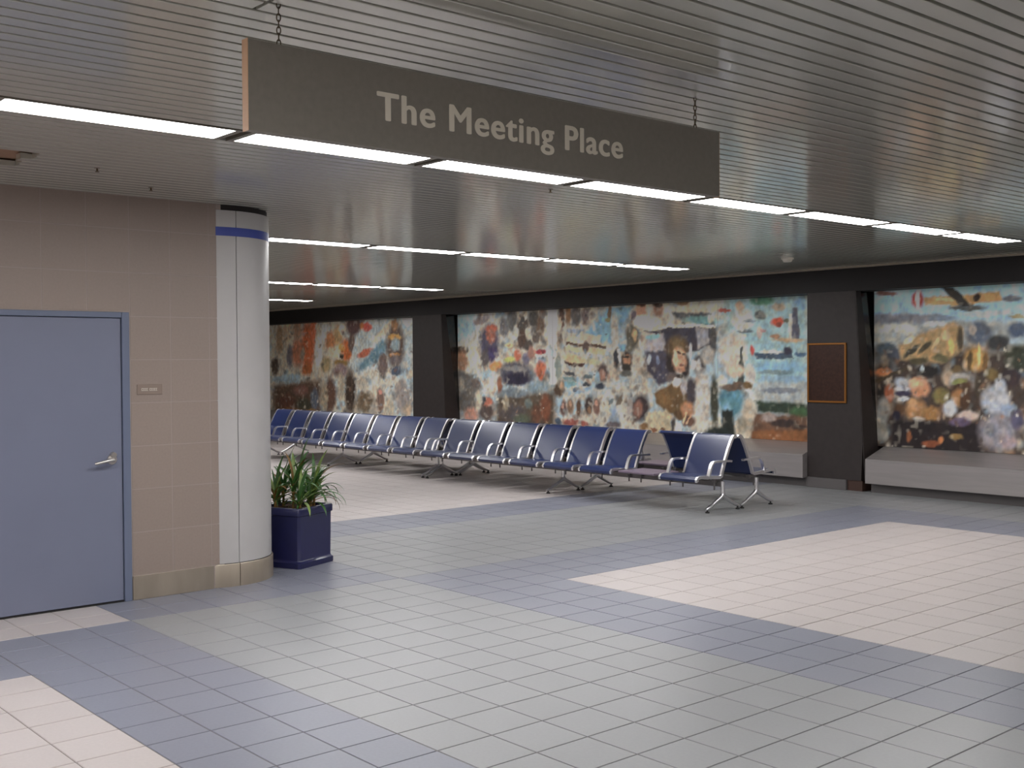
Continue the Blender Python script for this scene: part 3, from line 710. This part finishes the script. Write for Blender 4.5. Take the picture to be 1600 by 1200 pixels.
# fit: from the T at Y=2.277 to the last e at Y=3.535, capitals 0.098 high
sx = (3.535-2.277-.008)/(vs[:,0].max()-vs[:,0].min())
cz1 = vs[vs[:,0] < vs[:,0].min()+.03][:,1].max()
sz = .096/cz1
yy_ = 2.281-yc+(vs[:,0]-vs[:,0].min())*sx
gaps = sorted(yy_); gaps = sorted(((b_-a_, (a_+b_)/2) for a_, b_ in zip(gaps[:-1], gaps[1:])), reverse=True)[:2]
cut = sorted(g[1] for g in gaps)
for wi in range(3):
    lo = -9 if wi == 0 else cut[wi-1]; hi = 9 if wi == 2 else cut[wi]
    keep = [i for i in range(len(vs)) if lo < yy_[i] <= hi]; mp_ = {o: k for k, o in enumerate(keep)}
    b = MB()
    # heavy strokes: the thin face is widened by slightly shifted copies of every glyph
    for q, (dy, dz) in enumerate(((-.0042,0),(.0042,0),(0,-.0022),(0,.0022),(0,0),(-.003,.0015),(.003,-.0015),(-.003,-.0015),(.003,.0015))):
        n0 = len(b.v)
        b.v += [(vs[i][2]+.0012+.00004*q, yy_[i]+dy, 2.561-SZ0+vs[i][1]*sz+dz) for i in keep]
        b.f += [tuple(n0+mp_[i] for i in f) for f in fs if f[0] in mp_]
    me = bpy.data.meshes.new('lettering'); me.from_pydata(b.v, [], b.f); me.materials.append(LETTER)
    link('lettering', me, sg)
def torus_pts(cz, ry, rz_, tw, n=12):
    out=[]
    for k in range(n+1):
        a=2*math.pi*k/n; u=ry*math.cos(a); z=cz+rz_*math.sin(a)
        out.append((u*math.sin(tw)-.019, u*math.cos(tw), z))
    return out
for yy in (1.90, 4.033):
    ch = MB(); z = hz-.004; i = 0
    while z < CEIL-SZ0+.02:
        ch.tube([(p[0], p[1]+yy-yc, p[2]) for p in torus_pts(z+.012, .0065, .0135, (i%2)*math.pi/2+.5)], .0021, 6, False)
        z += .0215; i += 1
    ch.build('chain', CHAINM, sg, True)

# ------------------------------------------------------------------ ceiling fittings
sd = tag(empty('smoke_detector', (-7.96, 11.16, CEIL)), 'small white smoke detector on the ceiling above the plaque', 'smoke detector')
MB().lathe([(.001,0),(.075,0),(.075,-.014),(.070,-.018),(.001,-.018)], n=24).build('base', WHITEP, sd, True)
MB().lathe([(.001,-.018),(.055,-.018),(.058,-.03),(.045,-.048),(.001,-.052)], n=24).build('sensor_head', WHITEP, sd, True)
for (x, y), lb in (((-6.886,2.62),'tiny sprinkler head in the ceiling nearest the dark opening'), ((-7.417,3.187),'tiny sprinkler head in the ceiling beside the tan wall'), ((-5.789,5.364),'tiny sprinkler head beside the third and fourth light panels')):
    sp = tag(empty('sprinkler_head', (x, y, CEIL)), lb, 'sprinkler', 'ceiling sprinkler heads')
    MB().lathe([(.001,.01),(.018,.01),(.018,-.003),(.001,-.003)], n=16).build('escutcheon', LAMPF, sp, True)
    MB().lathe([(.001,-.003),(.006,-.003),(.006,-.02),(.013,-.022),(.013,-.025),(.001,-.025)], n=12).build('deflector', CHAINM, sp, True)

# ------------------------------------------------------------------ name plate by the door
npl = tag(empty('name_plate', (WALLX, 3.365, 1.51)), 'small tan name plate with pale lettering on the tiled wall by the door', 'sign')
MB().bbox(.0, .006, -.095, .095, -.037, .037, .002).build('plate', PLATEM, npl)
b = MB(); y = -.062
for wd in (.011,.008,.009,.008,0,.010,.008,.007,.009,.008):
    if wd: 
        b.box(.0062,.0068,y,y+.0028,-.009,.009); b.box(.0062,.0068,y+.0028,y+wd,.0055,.009); b.box(.0062,.0068,y+.0028,y+wd,-.009,-.0055)
    y += (wd or .006)+.0035
b.build('print', PRINT, npl)

# ------------------------------------------------------------------ plaque
pq = tag(empty('wall_plaque', (-8.545, PIER_Y, 1.52)), 'dark brown plaque with thin bronze frame on the dark pier', 'plaque')
MB().bbox(-.28,.28,-.012,.0,-.38,.38,.002).build('field', PLQ, pq)
fr = MB()
for bx in ((-.295,-.27,-.392,.392),(.27,.295,-.392,.392),(-.27,.27,.367,.392),(-.27,.27,-.392,-.367)):
    fr.bbox(bx[0],bx[1],-.022,0,bx[2],bx[3],.003)
fr.build('frame', GOLD, pq)

# ------------------------------------------------------------------ beam seating
PITCH_S, NS = .655, 8
SEATP = [(-.345,.352),(-.352,.372),(-.335,.392),(-.29,.399),(-.20,.394),(-.10,.385),(-.01,.378),(.05,.380)]
BACKP = [(.066,.388),(.085,.425),(.115,.50),(.155,.59),(.20,.685),(.245,.765),(.272,.805),(.290,.822),(.309,.829),(.327,.825),(.338,.812)]
FRP = SEATP[:-1]+[(.045,.376),(.075,.39)]+BACKP[1:]
def padded(prof, hw, th):
    b = MB()
    b.ribbon(prof, -hw, hw, th); return b
bench_mesh = {}
def bm_mesh(key, mb, mt, smooth=True):
    me = mb.mesh(key, smooth); me.materials.append(mt); bench_mesh[key] = me
bm_mesh('seat', padded(SEATP, .255, .030), NAVY)
bm_mesh('backrest', padded(BACKP, .255, .024), NAVY)
bm_mesh('side_frame', MB().ribbon(FRP, -.014, .014, .034), ALU)
ARMP = [(-.150,.395),(-.138,.43),(-.122,.475),(-.10,.52),(-.075,.546),(-.045,.556),(.05,.556),(.14,.553),(.235,.55),(.25,.545)]
bm_mesh('armrest', MB().ribbon(ARMP, -.021, .021, .022), ALU)
lg = MB()
lg.tube([(0,.05,.335),(0,.05,.24),(0,.05,.165)], [.026,.024,.027], 10)
for s_ in (-1,1):
    lg.tube([(0,.05,.185),(0,.05+s_*.035,.155),(0,.05+s_*.12,.112),(0,.05+s_*.22,.062),(0,.05+s_*.268,.046),(0,.05+s_*.29,.040)], [.026,.024,.020,.017,.016,.012], 10)
bm_mesh('leg', lg, ALU)
gl = MB().lathe([(.001,0),(.024,0),(.026,.006),(.022,.014),(.009,.018),(.009,.040),(.001,.040)], n=14)
bm_mesh('glide', gl, RUBBER)
bm_mesh('bracket', MB().bbox(-.025,.025,-.02,.12,.315,.362,.004).tube([(0,.0,.33),(0,.0,.235)],.009,8), DARKALU, False)
bm_mesh('table_top', MB().bbox(-.285,.285,-.34,.10,.372,.398,.006), TABLEM, False)
def bench(loc, rz, label, table=None):
    r = tag(empty('tandem_bench', loc, rz), label, 'bench', 'back to back airport benches')
    Lb = PITCH_S*NS
    MB().bbox(-Lb+.02, -.02, .02, .08, .275, .335, .006).build('beam', DARKALU, r)
    for x in (-.02, -Lb/2, -Lb+.02):
        l = link('leg', bench_mesh['leg'], r, (x, 0, 0))
        for s_ in (-1,1): link('glide', bench_mesh['glide'], l, (0, .05+s_*.268, 0))
    for i in range(NS):
        xc = -(i+.5)*PITCH_S
        if table == i:
            link('table_top', bench_mesh['table_top'], r, (xc, 0, 0))
        else:
            s = link('seat', bench_mesh['seat'], r, (xc, 0, 0))
            for q in (-1,1): link('side_frame', bench_mesh['side_frame'], s, (q*.268, 0, 0))
            link('backrest', bench_mesh['backrest'], r, (xc, 0, 0))
        for q in (-1,1): link('bracket', bench_mesh['bracket'], r, (xc+q*.23, 0, 0))
    for i in range(NS+1):
        x = -i*PITCH_S
        if i == 0: x -= .06
        if i == NS: x += .06
        link('armrest', bench_mesh['armrest'], r, (x, 0, 0))
    return r
U1, U2 = -8.04, -13.34
bench((U1, 10.03, 0), 0, 'navy bench facing us, nearest the plaque, with one seat replaced by a table', table=1)
bench((U2, 10.03, 0), 0, 'navy bench facing us, farther left behind the potted plant, eight seats in a row')
bench((U1-PITCH_S*NS, 10.745, 0), math.pi, 'navy bench facing the murals, backing onto the bench nearest the plaque', table=5)
bench((U2-PITCH_S*NS, 10.745, 0), math.pi, 'navy bench facing the murals, backing onto the far left bench', table=5)

# ------------------------------------------------------------------ potted plant
PW = .46
pp = tag(empty('potted_plant', (-8.443, 4.848, 0), math.radians(22.3)), 'leafy green plant in square navy planter behind the white column', 'plant')
hw = PW/2
pot = MB()
def sq(r, z, c=.02): 
    return [(-r+c,-r,z),(r-c,-r,z),(r,-r+c,z),(r,r-c,z),(r-c,r,z),(-r+c,r,z),(-r,r-c,z),(-r,-r+c,z)]
rings = [sq(hw+.008,0),sq(hw+.010,.012),sq(hw+.010,.045),sq(hw-.002,.056),sq(hw-.006,.07),sq(hw-.002,.42),sq(hw-.001,.428),sq(hw+.008,.434),sq(hw+.009,.485),sq(hw+.004,.495),sq(hw-.03,.495),sq(hw-.034,.44)]
for r in rings: pot.v += r
for i in range(len(rings)-1):
    for k in range(8):
        j=(k+1)%8; pot.f.append((i*8+k,i*8+j,(i+1)*8+j,(i+1)*8+k))
pot.f.append(tuple(range(8))[::-1])
pot.build('planter', POTM, pp, True)
b = MB(); ns=14
for i in range(ns+1):
    for j in range(ns+1):
        x = (-1+2*i/ns)*(hw-.033); y = (-1+2*j/ns)*(hw-.033)
        b.v.append((x,y,.462+.02*random.random()))
for i in range(ns):
    for j in range(ns): b.f.append((i*(ns+1)+j,(i+1)*(ns+1)+j,(i+1)*(ns+1)+j+1,i*(ns+1)+j+1))
b.build('mulch', SOIL, pp, True)
def leaf_mesh(L, wmax, rise, droop, mt):
    b = MB(); n = 10
    y=0; z=0; ang = rise
    for i in range(n+1):
        t=i/n; wd = wmax*(math.sin(math.pi*min(1,(t*.86+.14)))**.7)*(1 if t<.97 else .2)
        if i==n: wd=.001
        k = .18*wd
        b.v += [(-wd,y,z+k),(0,y,z-.25*wd),(wd,y,z+k)]
        ang -= droop/n*(0.4+1.2*t)
        y += math.cos(ang)*L/n; z += math.sin(ang)*L/n
    for i in range(n):
        a=3*i; b.f += [(a,a+1,a+4,a+3),(a+1,a+2,a+5,a+4)]
    me=b.mesh('leaf', True); me.materials.append(mt); return me
leaves = []
for L, wm, ri, dr in ((.36,.017,1.42,.5),(.40,.019,1.22,1.1),(.38,.018,1.05,1.5),(.38,.018,.85,1.9),(.42,.017,.8,2.3),(.30,.019,1.25,1.0),(.34,.016,.55,1.9)):
    leaves.append((leaf_mesh(L,wm,ri,dr,LEAFA), leaf_mesh(L,wm,ri,dr,LEAFB), leaf_mesh(L,wm*.8,ri,dr+.4,LEAFC)))
rs = random.Random(21)
clumps = [(-.10,-.13,.47,.10),(.03,-.05,.47,.20),(.13,.10,.47,.16),(-.04,.12,.47,.24),(.14,-.11,.47,.05),(-.14,.03,.47,.17),(.06,.15,.47,.05),(.15,.02,.47,.08),(-.15,-.05,.47,.04)]
for ci, (cx, cy, cz, st) in enumerate(clumps):
    MB().tube([(cx,cy,.45),(cx+.008,cy,.45+.5*(cz+st-.45)),(cx,cy,cz+st+.02)],[.012,.010,.009],8).build('stem', LEAFC, pp, True)
    n = 19
    for i in range(n):
        a = 2.399*i + ci*1.1 + rs.uniform(-.2,.2)
        t = i/n
        v = min(6, int(t*6.99)) if rs.random() < .75 else rs.randrange(7)
        q = rs.random()
        me = leaves[v][0 if q < .66 else 1 if q < .92 else 2]
        o = link('leaf', me, pp, (cx+.006*math.cos(a), cy+.006*math.sin(a), cz+st+.02-t*min(.12, st)))
        o.rotation_euler = (rs.uniform(-.12,.12), rs.uniform(-.1,.1), a)
        s = rs.uniform(.75,1.05)
        if math.cos(a+math.radians(22)) < -.2: s *= .5          # kept short on the side of the column
        o.scale = (s*1.05, s, s)
